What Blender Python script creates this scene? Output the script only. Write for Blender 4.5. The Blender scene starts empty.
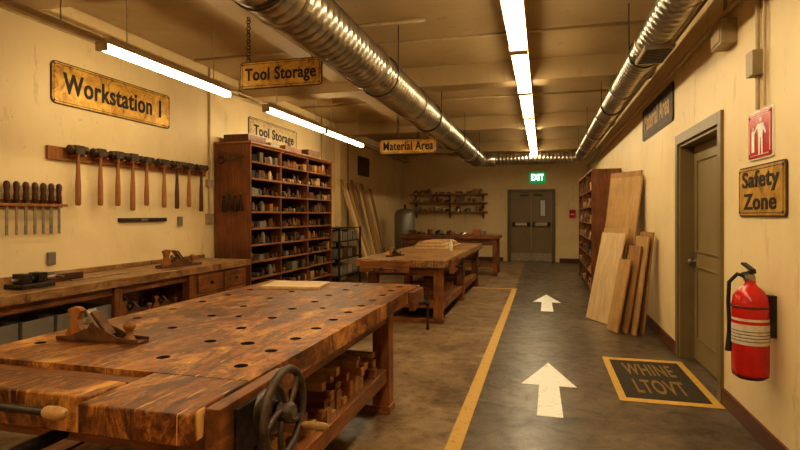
import bpy, bmesh, math, random
from mathutils import Vector, Matrix, Euler
R = random.Random(7)
scene = bpy.context.scene
col = scene.collection

# ------------------------------------------------------------------ materials
def new_mat(name):
    m = bpy.data.materials.new(name); m.use_nodes = True
    nt = m.node_tree
    return m, nt, nt.nodes['Principled BSDF']
def N(nt, t, **kw):
    n = nt.nodes.new(t)
    for k, v in kw.items(): setattr(n, k, v)
    return n
def ramp(nt, stops):
    r = N(nt, 'ShaderNodeValToRGB')
    e = r.color_ramp.elements
    while len(e) > 1: e.remove(e[-1])
    e[0].position = stops[0][0]; e[0].color = (*stops[0][1], 1)
    for p, c in stops[1:]:
        x = e.new(p); x.color = (*c, 1)
    return r
def coords(nt, scale=(1,1,1), kind='Object', rot=(0,0,0)):
    tc = N(nt, 'ShaderNodeTexCoord'); mp = N(nt, 'ShaderNodeMapping')
    mp.inputs['Scale'].default_value = scale
    mp.inputs['Rotation'].default_value = rot
    nt.links.new(tc.outputs[kind], mp.inputs['Vector'])
    return mp.outputs['Vector']
def noise(nt, vec, scale, detail=5, rough=0.6, dist=0.0):
    n = N(nt, 'ShaderNodeTexNoise')
    n.inputs['Scale'].default_value = scale; n.inputs['Detail'].default_value = detail
    n.inputs['Roughness'].default_value = rough; n.inputs['Distortion'].default_value = dist
    nt.links.new(vec, n.inputs['Vector'])
    return n.outputs['Fac']
def mixc(nt, fac, a, b, mode='MIX'):
    m = N(nt, 'ShaderNodeMix', data_type='RGBA', blend_type=mode)
    if isinstance(fac, (int, float)): m.inputs[0].default_value = fac
    else: nt.links.new(fac, m.inputs[0])
    for i, v in ((6, a), (7, b)):
        if isinstance(v, tuple): m.inputs[i].default_value = (*v, 1)
        else: nt.links.new(v, m.inputs[i])
    return m.outputs[2]
def bump(nt, bsdf, h, strength=0.2, dist=0.01):
    b = N(nt, 'ShaderNodeBump'); b.inputs['Strength'].default_value = strength
    b.inputs['Distance'].default_value = dist
    nt.links.new(h, b.inputs['Height']); nt.links.new(b.outputs[0], bsdf.inputs['Normal'])

def wood(name, dark, light, axis='y', rough=0.5, blot=0.4, sc=1.0, worn=None, top=False, stain=1.0):
    m, nt, b = new_mat(name)
    s = {'x': (1.2, 14, 14), 'y': (14, 1.2, 14), 'z': (14, 14, 1.2)}[axis]
    v = coords(nt, tuple(k*sc for k in s))
    g = noise(nt, v, 2.2, 7, 0.65, 0.6)
    r = ramp(nt, [(0.3, dark), (0.52, tuple((a+c)/2 for a, c in zip(dark, light))), (0.7, light)])
    nt.links.new(g, r.inputs[0])
    v2 = coords(nt)
    bl = noise(nt, v2, 2.7*sc, 4, 0.6, 0.4)
    rb = ramp(nt, [(0.36, (1-blot,)*3), (0.6, (1, 1, 1))]); nt.links.new(bl, rb.inputs[0])
    c = mixc(nt, 1.0, r.outputs[0], rb.outputs[0], 'MULTIPLY')
    if worn:
        w = noise(nt, coords(nt, (2.6, 1.2, 2)), 1.6, 8, 0.75, 1.2)
        rw = ramp(nt, [(0.49, (0, 0, 0)), (0.64, (1, 1, 1))]); nt.links.new(w, rw.inputs[0])
        c = mixc(nt, rw.outputs[0], c, worn)
    hgt = g
    if top:
        s1 = noise(nt, coords(nt, (1.7, .9, 1)), 2.6, 10, 0.78, 1.8)
        rs = ramp(nt, [(0.40, (0.10, 0.055, 0.03)), (0.47, (0.38, 0.26, 0.18)), (0.53, (0.80, 0.72, 0.66)), (0.61, (1, 1, 1))]); nt.links.new(s1, rs.inputs[0])
        c = mixc(nt, 0.95*stain, c, rs.outputs[0], 'MULTIPLY')
        s2 = noise(nt, coords(nt), 20, 8, 0.8, 0.8)
        rs2 = ramp(nt, [(0.37, (0.20, 0.12, 0.08)), (0.46, (1, 1, 1))]); nt.links.new(s2, rs2.inputs[0])
        c = mixc(nt, 0.8*stain, c, rs2.outputs[0], 'MULTIPLY')
        for k, (ang, thr) in enumerate(((0.35, .73), (-0.5, .74), (1.25, .74), (-1.1, .745), (0.05, .75))):
            sn = noise(nt, coords(nt, (55, 3.2, 1), rot=(0, 0, ang)), 1.6, 2, 0.5, 0.35)
            rk = ramp(nt, [(thr-.05, (0, 0, 0)), (thr, (1, 1, 1))]); nt.links.new(sn, rk.inputs[0])
            c = mixc(nt, rk.outputs[0], c, (0.06, 0.02, 0.006) if k % 2 else (0.80, 0.48, 0.18))
        tc = N(nt, 'ShaderNodeTexCoord'); sx = N(nt, 'ShaderNodeSeparateXYZ'); nt.links.new(tc.outputs['Object'], sx.inputs[0])
        md = N(nt, 'ShaderNodeMath', operation='PINGPONG'); md.inputs[1].default_value = 0.24; nt.links.new(sx.outputs[0], md.inputs[0])
        rp_ = ramp(nt, [(0.0, (0.25, 0.18, 0.12)), (0.004, (1, 1, 1))]); nt.links.new(md.outputs[0], rp_.inputs[0])
        c = mixc(nt, 0.8, c, rp_.outputs[0], 'MULTIPLY')
        hgt = s2
        rr = N(nt, 'ShaderNodeMapRange'); rr.inputs[1].default_value = .35; rr.inputs[2].default_value = .65; rr.inputs[3].default_value = 0.30; rr.inputs[4].default_value = 0.50
        nt.links.new(s1, rr.inputs[0]); nt.links.new(rr.outputs[0], b.inputs['Roughness'])
    else:
        b.inputs['Roughness'].default_value = rough
    nt.links.new(c, b.inputs['Base Color'])
    bump(nt, b, hgt, 0.4 if top else 0.3, 0.006 if top else 0.004)
    return m

def plain(name, color, rough=0.5, metal=0.0, var=0.2, vs=6, bstr=0.1):
    m, nt, b = new_mat(name)
    n = noise(nt, coords(nt), vs, 5, 0.65)
    r = ramp(nt, [(0.3, tuple(k*(1-var) for k in color)), (0.7, tuple(min(1, k*(1+var)) for k in color))])
    nt.links.new(n, r.inputs[0]); nt.links.new(r.outputs[0], b.inputs['Base Color'])
    b.inputs['Roughness'].default_value = rough; b.inputs['Metallic'].default_value = metal
    if bstr: bump(nt, b, n, bstr, 0.003)
    return m
def emis(name, color, strength):
    m, nt, b = new_mat(name)
    b.inputs['Base Color'].default_value = (*color, 1)
    b.inputs['Emission Color'].default_value = (*color, 1)
    b.inputs['Emission Strength'].default_value = strength
    return m

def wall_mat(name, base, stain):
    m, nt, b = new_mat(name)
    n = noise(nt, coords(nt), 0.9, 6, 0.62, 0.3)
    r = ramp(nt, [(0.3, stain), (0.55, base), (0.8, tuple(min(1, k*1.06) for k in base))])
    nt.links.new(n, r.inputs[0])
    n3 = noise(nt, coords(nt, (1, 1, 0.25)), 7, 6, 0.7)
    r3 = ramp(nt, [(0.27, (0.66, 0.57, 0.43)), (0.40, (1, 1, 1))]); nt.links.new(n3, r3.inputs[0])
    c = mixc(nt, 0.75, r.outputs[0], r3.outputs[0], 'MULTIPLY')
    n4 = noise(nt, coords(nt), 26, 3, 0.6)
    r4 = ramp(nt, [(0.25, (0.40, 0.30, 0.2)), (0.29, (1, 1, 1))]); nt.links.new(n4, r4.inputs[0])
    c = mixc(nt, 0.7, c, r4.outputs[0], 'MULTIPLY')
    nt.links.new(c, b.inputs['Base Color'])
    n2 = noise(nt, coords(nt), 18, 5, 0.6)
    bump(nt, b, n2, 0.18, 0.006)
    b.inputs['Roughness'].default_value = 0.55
    return m

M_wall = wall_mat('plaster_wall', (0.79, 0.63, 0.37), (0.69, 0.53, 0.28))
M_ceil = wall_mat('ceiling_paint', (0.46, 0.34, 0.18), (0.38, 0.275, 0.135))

def floor_mat():
    m, nt, b = new_mat('worn_concrete')
    v = coords(nt)
    n = noise(nt, v, 1.5, 10, 0.74, 0.6)
    n2 = noise(nt, v, 6, 9, 0.78, 0.5)
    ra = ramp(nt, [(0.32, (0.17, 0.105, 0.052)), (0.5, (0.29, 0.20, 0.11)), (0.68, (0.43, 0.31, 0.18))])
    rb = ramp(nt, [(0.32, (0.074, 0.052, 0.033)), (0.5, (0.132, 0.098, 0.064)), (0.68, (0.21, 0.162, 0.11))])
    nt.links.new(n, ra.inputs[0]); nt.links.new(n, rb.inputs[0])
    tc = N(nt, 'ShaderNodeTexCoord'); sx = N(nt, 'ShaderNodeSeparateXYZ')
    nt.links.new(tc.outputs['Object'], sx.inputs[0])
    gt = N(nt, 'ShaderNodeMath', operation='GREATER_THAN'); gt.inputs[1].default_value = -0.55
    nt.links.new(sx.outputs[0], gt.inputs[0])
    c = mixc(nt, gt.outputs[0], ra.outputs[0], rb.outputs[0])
    r2 = ramp(nt, [(0.37, (0.42, 0.36, 0.30)), (0.48, (0.86, 0.84, 0.82)), (0.58, (1, 1, 1))]); nt.links.new(n2, r2.inputs[0])
    c = mixc(nt, 0.85, c, r2.outputs[0], 'MULTIPLY')
    n5 = noise(nt, v, 60, 3, 0.6)
    r5 = ramp(nt, [(0.65, (0, 0, 0)), (0.73, (1, 1, 1))]); nt.links.new(n5, r5.inputs[0])
    c = mixc(nt, r5.outputs[0], c, (0.36, 0.25, 0.13))
    n6 = noise(nt, v, 0.6, 8, 0.72, 1.0)
    r6 = ramp(nt, [(0.40, (0.50, 0.43, 0.36)), (0.50, (1, 1, 1))]); nt.links.new(n6, r6.inputs[0])
    c = mixc(nt, 0.8, c, r6.outputs[0], 'MULTIPLY')
    nt.links.new(c, b.inputs['Base Color'])
    rr = N(nt, 'ShaderNodeMapRange'); rr.inputs[1].default_value = .3; rr.inputs[2].default_value = .7; rr.inputs[3].default_value = 0.46; rr.inputs[4].default_value = 0.25
    nt.links.new(n2, rr.inputs[0]); nt.links.new(rr.outputs[0], b.inputs['Roughness'])
    bump(nt, b, n2, 0.08, 0.004)
    return m
M_floor = floor_mat()

def worn_paint(name, color, under, rough=0.5):
    m, nt, b = new_mat(name)
    n = noise(nt, coords(nt), 14, 8, 0.75)
    r = ramp(nt, [(0.34, under), (0.43, color), (0.8, tuple(min(1, k*1.1) for k in color))])
    nt.links.new(n, r.inputs[0]); nt.links.new(r.outputs[0], b.inputs['Base Color'])
    b.inputs['Roughness'].default_value = rough
    return m
M_yel = worn_paint('floor_paint_yellow', (0.60, 0.36, 0.07), (0.34, 0.21, 0.07))
M_ylet = worn_paint('floor_letter_paint', (0.24, 0.14, 0.025), (0.08, 0.055, 0.025), 0.75)
M_wht = worn_paint('floor_paint_white', (0.90, 0.88, 0.82), (0.50, 0.42, 0.32))
M_fdk = worn_paint('floor_paint_dark', (0.038, 0.026, 0.012), (0.065, 0.045, 0.022), 0.85)

def brass_mat(name, a, bcol, dark, metal, rough=0.42):
    m, nt, b = new_mat(name)
    n = noise(nt, coords(nt), 7, 9, 0.76, 0.9)
    r = ramp(nt, [(0.34, dark), (0.45, a), (0.62, bcol)])
    nt.links.new(n, r.inputs[0]); nt.links.new(r.outputs[0], b.inputs['Base Color'])
    b.inputs['Metallic'].default_value = metal; b.inputs['Roughness'].default_value = rough
    bump(nt, b, n, 0.15, 0.003)
    return m
M_brass = brass_mat('aged_brass', (0.50, 0.27, 0.04), (0.74, 0.46, 0.10), (0.15, 0.065, 0.01), 0.3)
M_cream = brass_mat('aged_enamel', (0.60, 0.46, 0.24), (0.76, 0.62, 0.36), (0.3, 0.19, 0.08), 0.0)
M_bronze = brass_mat('dark_bronze', (0.055, 0.034, 0.016), (0.11, 0.07, 0.032), (0.02, 0.012, 0.006), 0.1, 0.6)
M_text = plain('sign_ink', (0.018, 0.010, 0.004), 0.6)
M_hole = plain('hole_shade', (0.018, 0.008, 0.003), 0.8)  # near black on the dog hole faces: shade inside the holes painted as colour
M_iron = plain('dark_iron', (0.075, 0.062, 0.05), 0.42, 0.85, 0.5, 20)
M_iron2 = plain('hammer_iron', (0.10, 0.072, 0.05), 0.5, 0.5, 0.5, 20)
M_steel = plain('worn_steel', (0.36, 0.31, 0.25), 0.34, 0.9, 0.3, 20)
M_rust = plain('rusty_steel', (0.15, 0.075, 0.035), 0.55, 0.6, 0.5, 15)
M_duct = plain('galvanised_duct', (0.46, 0.42, 0.35), 0.28, 0.94, 0.3, 5)
M_pipe = plain('painted_pipe', (0.46, 0.35, 0.20), 0.5, 0.0, 0.15)
M_box = plain('painted_box', (0.36, 0.28, 0.17), 0.5, 0.1, 0.15)
M_black = plain('black_rubber', (0.02, 0.018, 0.015), 0.5)
M_red = plain('red_enamel', (0.50, 0.018, 0.012), 0.22, 0.0, 0.1)
M_label = plain('paper_label', (0.62, 0.54, 0.42), 0.6, 0, 0.2, 40)
M_white = plain('white_print', (0.85, 0.82, 0.76), 0.6, 0, 0.03)
M_door = plain('olive_door_paint', (0.25, 0.185, 0.085), 0.42, 0.0, 0.12, 2)
M_frame = plain('olive_frame_paint', (0.20, 0.145, 0.064), 0.42, 0.0, 0.12, 2)
M_edoor = plain('exit_door_paint', (0.14, 0.105, 0.05), 0.4, 0.0, 0.12, 2)
M_edoor2 = plain('exit_leaf_paint', (0.22, 0.165, 0.078), 0.4, 0.0, 0.12, 2)
M_base = plain('baseboard_paint', (0.12, 0.042, 0.022), 0.4)
M_plast = plain('grey_plastic', (0.20, 0.175, 0.14), 0.5)
M_glass = plain('door_glass', (0.6, 0.68, 0.68), 0.15, 0.0, 0.05)
M_tube = emis('fluorescent_tube', (1.0, 0.82, 0.52), 28)
M_tube2 = emis('fluorescent_tube_warm', (1.0, 0.80, 0.48), 30)
M_lampw = plain('lamp_housing', (0.6, 0.50, 0.36), 0.4)
M_green = emis('exit_green', (0.02, 0.42, 0.14), 0.5)
M_exitw = emis('exit_letter', (0.75, 1.0, 0.8), 3)
M_tank = plain('grey_tank', (0.24, 0.22, 0.18), 0.4, 0.4)
M_fade = plain('faded_letters', (.46, .31, .14), .6)
M_card = plain('cardboard', (.40, .26, .13), .7)

ben_d, ben_l = (0.13, 0.04, 0.01), (0.56, 0.25, 0.06)
W_top = wood('bench_top_wood', (0.25, 0.082, 0.016), (0.50, 0.21, 0.045), 'y', 0.34, 0.4, 0.8, worn=(0.68, 0.35, 0.085), top=True)
W_benchx = wood('bench_wood_x', ben_d, (0.40, 0.155, 0.042), 'x', 0.45, 0.6)
W_benchy = wood('bench_wood_y', ben_d, (0.40, 0.155, 0.042), 'y', 0.45, 0.6)
W_benchz = wood('bench_wood_z', ben_d, (0.42, 0.165, 0.044), 'z', 0.45, 0.6)
W_old = wood('left_bench_top', (0.30, 0.15, 0.05), (0.64, 0.39, 0.17), 'y', 0.42, 0.4, top=True, stain=0.6)
W_shelf = wood('shelf_wood_z', (0.13, 0.042, 0.014), (0.29, 0.105, 0.03), 'z', 0.45, 0.4)
W_shelfy = wood('shelf_wood_y', (0.21, 0.08, 0.024), (0.42, 0.18, 0.055), 'y', 0.45, 0.4)
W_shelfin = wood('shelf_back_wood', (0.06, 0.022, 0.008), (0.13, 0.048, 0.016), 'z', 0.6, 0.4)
W_pale = wood('plywood_pale', (0.58, 0.40, 0.20), (0.78, 0.58, 0.33), 'z', 0.55, 0.15, 0.5)
W_ply = wood('plywood_tan', (0.42, 0.24, 0.085), (0.60, 0.38, 0.16), 'z', 0.55, 0.25, 0.5)
W_ply2 = wood('plywood_brown', (0.30, 0.15, 0.05), (0.46, 0.25, 0.09), 'z', 0.55, 0.25, 0.5)
W_blk = wood('offcut_wood', (0.34, 0.18, 0.06), (0.60, 0.36, 0.15), 'y', 0.55, 0.3)
W_hand = wood('tool_handle_wood', (0.24, 0.085, 0.02), (0.48, 0.20, 0.055), 'z', 0.35, 0.3)
W_handd = wood('dark_handle_wood', (0.06, 0.022, 0.01), (0.15, 0.055, 0.02), 'z', 0.3, 0.3)

# ------------------------------------------------------------------ mesh builder
class MB:
    def __init__(s, name, bevel=0.0):
        s.name = name; s.v = []; s.f = []; s.m = []; s.sm = []; s.mats = []; s.bevel = bevel
        s.M = Matrix.Identity(4)
    def mi(s, mat):
        if mat not in s.mats: s.mats.append(mat)
        return s.mats.index(mat)
    def add(s, vs, fs, mat, smooth=False):
        o = len(s.v); i = s.mi(mat)
        s.v += [s.M @ Vector(p) for p in vs]
        for f in fs:
            s.f.append([o+k for k in f]); s.m.append(i); s.sm.append(smooth)
    def box(s, x0, x1, y0, y1, z0, z1, mat, rot=None):
        vs = [(x, y, z) for z in (z0, z1) for y in (y0, y1) for x in (x0, x1)]
        if rot:
            c = Vector(((x0+x1)/2, (y0+y1)/2, (z0+z1)/2)); E = Euler(rot).to_matrix()
            vs = [c + E @ (Vector(p)-c) for p in vs]
        s.add(vs, [(0,2,3,1),(4,5,7,6),(0,1,5,4),(2,6,7,3),(0,4,6,2),(1,3,7,5)], mat)
    def lathe(s, p0, axis, prof, mat, seg=20, smooth=True, cap=True):
        p0 = Vector(p0); a = Vector(axis).normalized()
        t = Vector((0,0,1)) if abs(a.z) < 0.9 else Vector((1,0,0))
        u = a.cross(t).normalized(); w = a.cross(u)
        vs = []; fs = []
        for h, r in prof:
            for k in range(seg):
                an = 2*math.pi*k/seg
                vs.append(p0 + a*h + (u*math.cos(an)+w*math.sin(an))*r)
        for j in range(len(prof)-1):
            for k in range(seg):
                k2 = (k+1) % seg
                fs.append((j*seg+k, j*seg+k2, (j+1)*seg+k2, (j+1)*seg+k))
        s.add(vs, fs, mat, smooth)
        if cap:
            n = len(prof)-1
            s.add([vs[k] for k in range(seg)], [tuple(range(seg))[::-1]], mat)
            s.add([vs[n*seg+k] for k in range(seg)], [tuple(range(seg))], mat)
    def cyl(s, p0, p1, r, mat, r2=None, seg=16):
        p0 = Vector(p0); p1 = Vector(p1); d = p1-p0
        s.lathe(p0, d, [(0, r), (d.length, r if r2 is None else r2)], mat, seg)
    def tube(s, pts, r, mat, seg=10, closed=False):
        pts = [Vector(p) for p in pts]; n = len(pts); vs = []; fs = []
        prev = None
        for i, p in enumerate(pts):
            if closed: t = (pts[(i+1) % n]-pts[i-1]).normalized()
            else: t = (pts[min(i+1, n-1)]-pts[max(i-1, 0)]).normalized()
            if prev is None:
                ref = Vector((0,0,1)) if abs(t.z) < 0.9 else Vector((1,0,0))
                u = t.cross(ref).normalized()
            else:
                u = (prev - t*prev.dot(t)).normalized()
            prev = u; w = t.cross(u)
            for k in range(seg):
                an = 2*math.pi*k/seg
                vs.append(p+(u*math.cos(an)+w*math.sin(an))*r)
        for i in range(n if closed else n-1):
            j = (i+1) % n
            for k in range(seg):
                k2 = (k+1) % seg
                fs.append((i*seg+k, i*seg+k2, j*seg+k2, j*seg+k))
        if not closed:
            fs.append(tuple(range(seg))[::-1]); fs.append(tuple((n-1)*seg+k for k in range(seg)))
        s.add(vs, fs, mat, True)
    def torus(s, c, axis, Rr, r, mat, seg=32, sx=1.0):
        c = Vector(c); a = Vector(axis).normalized()
        t = Vector((0,0,1)) if abs(a.z) < 0.9 else Vector((1,0,0))
        u = a.cross(t).normalized(); w = a.cross(u)
        s.tube([c+(u*math.cos(2*math.pi*k/seg)*sx+w*math.sin(2*math.pi*k/seg))*Rr for k in range(seg)], r, mat, 8, True)
    def prism(s, poly, M, t, mat):
        n = len(poly)
        vs = [M @ Vector((x, 0, z)) for x, z in poly] + [M @ Vector((x, t, z)) for x, z in poly]
        fs = [tuple(range(n)), tuple(range(2*n-1, n-1, -1))]
        for k in range(n):
            k2 = (k+1) % n
            fs.append((k, n+k, n+k2, k2))
        s.add(vs, fs, mat)
    def done(s, parent=None, keep_origin=None):
        xs = [p.x for p in s.v]; ys = [p.y for p in s.v]; zs = [p.z for p in s.v]
        o = Vector(((min(xs)+max(xs))/2, (min(ys)+max(ys))/2, min(zs)))
        if keep_origin is not None: o = Vector(keep_origin)
        me = bpy.data.meshes.new(s.name)
        me.from_pydata([p-o for p in s.v], [], s.f)
        for m in s.mats: me.materials.append(m)
        for i, p in enumerate(me.polygons):
            p.material_index = s.m[i]; p.use_smooth = s.sm[i]
        bm = bmesh.new(); bm.from_mesh(me)
        bmesh.ops.recalc_face_normals(bm, faces=bm.faces)
        bm.to_mesh(me); bm.free()
        ob = bpy.data.objects.new(s.name, me); ob.location = o
        col.objects.link(ob)
        if s.bevel:
            b = ob.modifiers.new('bevel', 'BEVEL'); b.width = s.bevel; b.segments = 2
            b.limit_method = 'ANGLE'; b.angle_limit = math.radians(50)
        if parent:
            ob.parent = parent; ob.location = o - parent.location
        return ob
def empty(name, loc):
    e = bpy.data.objects.new(name, None); e.location = loc; e.empty_display_size = 0.2
    col.objects.link(e); return e
def T(x, y, z, rz=0.0, sc=1.0, ry=0.0):
    return Matrix.Translation((x, y, z)) @ Matrix.Rotation(rz, 4, 'Z') @ Matrix.Rotation(ry, 4, 'Y') @ Matrix.Scale(sc, 4)

def text(body, loc, rot, w, h, mat, parent, bold=0.018, name='lettering', line=1.0, dbl=True):
    r0 = None
    Rm = Euler(rot).to_matrix()
    for k, dx in enumerate((-1, 1) if dbl else (0,)):
        cu = bpy.data.curves.new(name, 'FONT'); cu.body = body
        cu.align_x = 'CENTER'; cu.align_y = 'CENTER'; cu.extrude = 0.012; cu.offset = bold
        cu.space_line = line; cu.space_character = 1.08
        cu.materials.append(mat)
        ob = bpy.data.objects.new(name, cu); col.objects.link(ob)
        bpy.context.view_layer.update()
        d = ob.dimensions
        ob.scale = (w/d.x, h/d.y, 0.15)
        ob.rotation_euler = rot
        # the second, slightly shifted copy thickens the strokes (bold lettering)
        ob.location = Vector(loc) + Rm @ Vector((dx*0.011*w/d.x, 0, k*0.0004))
        if parent:
            ob.parent = parent
            ob.matrix_parent_inverse = Matrix.Translation(parent.location).inverted()
    return ob
ROT = {'L': (math.pi/2, 0, math.pi/2), 'R': (math.pi/2, 0, -math.pi/2), 'F': (math.pi/2, 0, 0)}
def rrect(w, h, r, n=5):
    pts = []
    for cx, cz, a0 in ((w/2-r, h/2-r, 0), (-w/2+r, h/2-r, 90), (-w/2+r, -h/2+r, 180), (w/2-r, -h/2+r, 270)):
        for k in range(n+1):
            a = math.radians(a0+90*k/n); pts.append((cx+r*math.cos(a), cz+r*math.sin(a)))
    return pts
def sign(name, body, c, w, h, face, plate, ink=M_text, edge=M_bronze, tw=0.82, th=0.5, chains=0, line=1.0, r=None, bold=0.018, inset=.09):
    rz = {'L': math.pi/2, 'R': -math.pi/2, 'F': 0}[face]
    M = Matrix.Translation(c) @ Matrix.Rotation(rz, 4, 'Z')
    r = r or h*0.13
    b = MB(name)
    b.prism(rrect(w, h, r), M @ Matrix.Translation((0, -0.012, 0)), 0.0118, edge)
    b.prism(rrect(w-0.02, h-0.02, r*0.9), M @ Matrix.Translation((0, -0.017, 0)), 0.006, plate)
    rim = rrect(w-0.055, h-0.055, r*0.7)
    b.tube([M @ Vector((x, -0.017, z)) for x, z in rim], 0.0028, edge, 6, True)
    for sx in (-1, 1):
        for sz in (-1, 1):
            p = M @ Vector((sx*(w/2-0.03), -0.017, sz*(h/2-0.03)))
            b.lathe(p, M.to_3x3() @ Vector((0, -1, 0)), [(0, 0.011), (0.004, 0.009)], M_iron, 10)
    if chains:
        for sx in (-1, 1):
            x = sx*(w/2-inset); z = h/2; k = 0
            while z < chains:
                p = M @ Vector((x, -0.006, z+0.016))
                ax = (1, 0, 0) if k % 2 else (0, 1, 0)
                b.torus(p, ax, 0.02, 0.0045, M_iron, 12)
                z += 0.032; k += 1
    ob = b.done()
    if body:
        p = M @ Vector((0, -0.0188, -0.0))
        text(body, p, ROT[face], w*tw, h*th, ink, ob, bold, line=line)
    return ob

# ------------------------------------------------------------------ room shell
XL, XR, Y0, Y1, ZC = -4.6, 1.39, -3.0, 17.6, 3.6
def slab(name, x0, x1, y0, y1, z0, z1, mat):
    b = MB(name); b.box(x0, x1, y0, y1, z0, z1, mat); return b.done(keep_origin=(0, 0, 0))
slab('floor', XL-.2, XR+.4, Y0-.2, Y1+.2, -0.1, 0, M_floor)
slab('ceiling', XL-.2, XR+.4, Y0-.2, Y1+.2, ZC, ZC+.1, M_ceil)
slab('wall_left', XL-.15, XL, Y0, Y1, 0, ZC, M_wall)
slab('wall_back', XL, XR, Y1, Y1+.15, 0, ZC, M_wall)
slab('wall_front', XL, XR, Y0-.15, Y0, 0, ZC, M_wall)
b = MB('wall_right')
DY0, DY1, DZ = 4.86, 6.2, 2.24
b.box(XR, XR+.3, Y0, DY0, 0, ZC, M_wall); b.box(XR, XR+.3, DY1, Y1, 0, ZC, M_wall)
b.box(XR, XR+.3, DY0, DY1, DZ, ZC, M_wall)
b.done(keep_origin=(0, 0, 0))
for i, y in enumerate((-0.6, 3.4, 7.4, 11.4, 15.4)):
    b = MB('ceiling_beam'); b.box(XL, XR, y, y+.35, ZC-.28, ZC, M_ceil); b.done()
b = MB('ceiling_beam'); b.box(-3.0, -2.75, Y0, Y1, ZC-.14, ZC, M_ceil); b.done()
b = MB('wall_pilaster'); b.box(XL, XL+.14, 11.38, 11.8, 0, ZC-.28, M_wall); b.done()
def base(name, x0, x1, y0, y1):
    b = MB(name, 0.004); b.box(x0, x1, y0, y1, 0, 0.13, M_base); b.done()
base('baseboard_right', XR-.018, XR, Y0, DY0-.1)
base('baseboard_right', XR-.018, XR, DY1+.1, Y1-.02)
base('baseboard_left', XL, XL+.018, Y0, Y1-.02)
base('baseboard_back', XL, -1.25, Y1-.018, Y1)
base('baseboard_back', 0.5, XR, Y1-.018, Y1)

# right door (recessed)
b = MB('door_1', 0.004)
fx = XR-.025
b.box(fx, XR, DY0-.09, DY0, 0, DZ+.1, M_frame); b.box(fx, XR, DY1, DY1+.09, 0, DZ+.1, M_frame)
b.box(fx, XR, DY0, DY1, DZ, DZ+.1, M_frame)
b.box(XR, XR+.2, DY0+.001, DY0+.03, 0, DZ, M_frame); b.box(XR, XR+.2, DY1-.03, DY1-.001, 0, DZ, M_frame)
b.box(XR, XR+.2, DY0+.03, DY1-.03, DZ-.03, DZ-.001, M_frame)
lx = XR+.13
b.box(lx, lx+.045, DY0+.033, DY1-.033, 0.01, DZ-.033, M_door)
ya, yb = DY0+.05, DY1-.05
for (z0, z1) in ((0.24, 0.98), (1.12, 2.06)):
    for (p, q, u, v) in ((ya+.12, yb-.12, z0, z0+.02), (ya+.12, yb-.12, z1-.02, z1), (ya+.12, ya+.14, z0, z1), (yb-.14, yb-.12, z0, z1)):
        b.box(lx-.012, lx, p, q, u, v, M_frame)
b.lathe((lx, yb-.06, 1.02), (-1, 0, 0), [(0, .03), (.008, .03), (.01, .012), (.04, .012), (.045, .026), (.065, .028), (.075, .015)], M_steel)
b.box(lx-.006, lx, yb-.09, yb-.03, .93, 1.12, M_steel)
b.done()

# exit doors on back wall
b = MB('door_2', 0.004)
ex0, ex1, ez = -1.11, 0.37, 2.32
yb_ = Y1
b.box(ex0, ex0+.1, yb_-.06, yb_, 0, ez, M_edoor); b.box(ex1-.1, ex1, yb_-.06, yb_, 0, ez, M_edoor)
b.box(ex0+.1, ex1-.1, yb_-.06, yb_, ez-.1, ez, M_edoor)
xm = (ex0+ex1)/2
b.box(ex0+.105, xm-.006, yb_-.04, yb_-.002, 0.01, ez-.105, M_edoor2)
b.box(xm+.006, ex1-.105, yb_-.04, yb_-.002, 0.01, ez-.105, M_edoor2)
b.box(ex0+.16, xm-.05, yb_-.11, yb_-.06, 1.16, 1.25, M_steel); b.box(xm+.05, ex1-.16, yb_-.11, yb_-.06, 1.16, 1.25, M_steel)
for x in (ex0+.16, xm-.13, xm+.05, ex1-.24): b.box(x, x+.08, yb_-.11, yb_-.04, 1.14, 1.27, M_iron)
b.box(xm+.26, xm+.46, yb_-.048, yb_-.04, 1.44, 2.0, M_edoor)
b.box(xm+.29, xm+.43, yb_-.052, yb_-.046, 1.47, 1.97, M_glass)
b.box(ex0+.12, xm-.02, yb_-.044, yb_-.04, .02, .28, M_steel); b.box(xm+.02, ex1-.12, yb_-.044, yb_-.04, .02, .28, M_steel)
b.box(xm-.35, xm-.08, yb_-.09, yb_-.04, 2.10, 2.16, M_iron); b.box(xm+.08, xm+.35, yb_-.09, yb_-.04, 2.10, 2.16, M_iron)
b.done()

b = MB('exit_sign', 0.01); b.box(-.42, .06, Y1-.08, Y1, 2.52, 2.86, M_green); o = b.done()
text('EXIT', (-.18, Y1-.081, 2.69), ROT['F'], .38, .2, M_exitw, o, 0.02)
b = MB('fire_alarm_pull', 0.006); b.box(.80, .98, Y1-.06, Y1, 1.42, 1.66, M_red); b.box(.84, .94, Y1-.075, Y1-.06, 1.5, 1.54, M_white); b.done()

# ------------------------------------------------------------------ floor markings
def flat(name, polys, mat, z=0.002):
    b = MB(name)
    for p in polys:
        n = len(p)
        b.add([(x, y, z) for x, y in p]+[(x, y, 0.0003) for x, y in p], [tuple(range(n))]+[(k, n+k, n+(k+1) % n, (k+1) % n) for k in range(n)], mat)
    return b.done()
def rect(x0, x1, y0, y1): return [(x0, y0), (x1, y0), (x1, y1), (x0, y1)]
flat('floor_safety_line', [rect(-.61, -.51, -2.5, 11.1), rect(-3.3, -.61, 11.0, 11.1)], M_yel)
def arrow(y0, y1, x):
    yh = y0+(y1-y0)*.50
    flat('floor_arrow', [[(x-.095, y0), (x+.095, y0), (x+.085, yh), (x+.235, yh), (x, y1), (x-.235, yh), (x-.085, yh)]], M_wht)
arrow(4.12, 5.62, .05); arrow(8.6, 10.4, .06)
o = flat('floor_warning_panel', [rect(.60, 1.36, 4.62, 6.0)], M_fdk, 0.002)
b = MB('panel_border')
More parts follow.
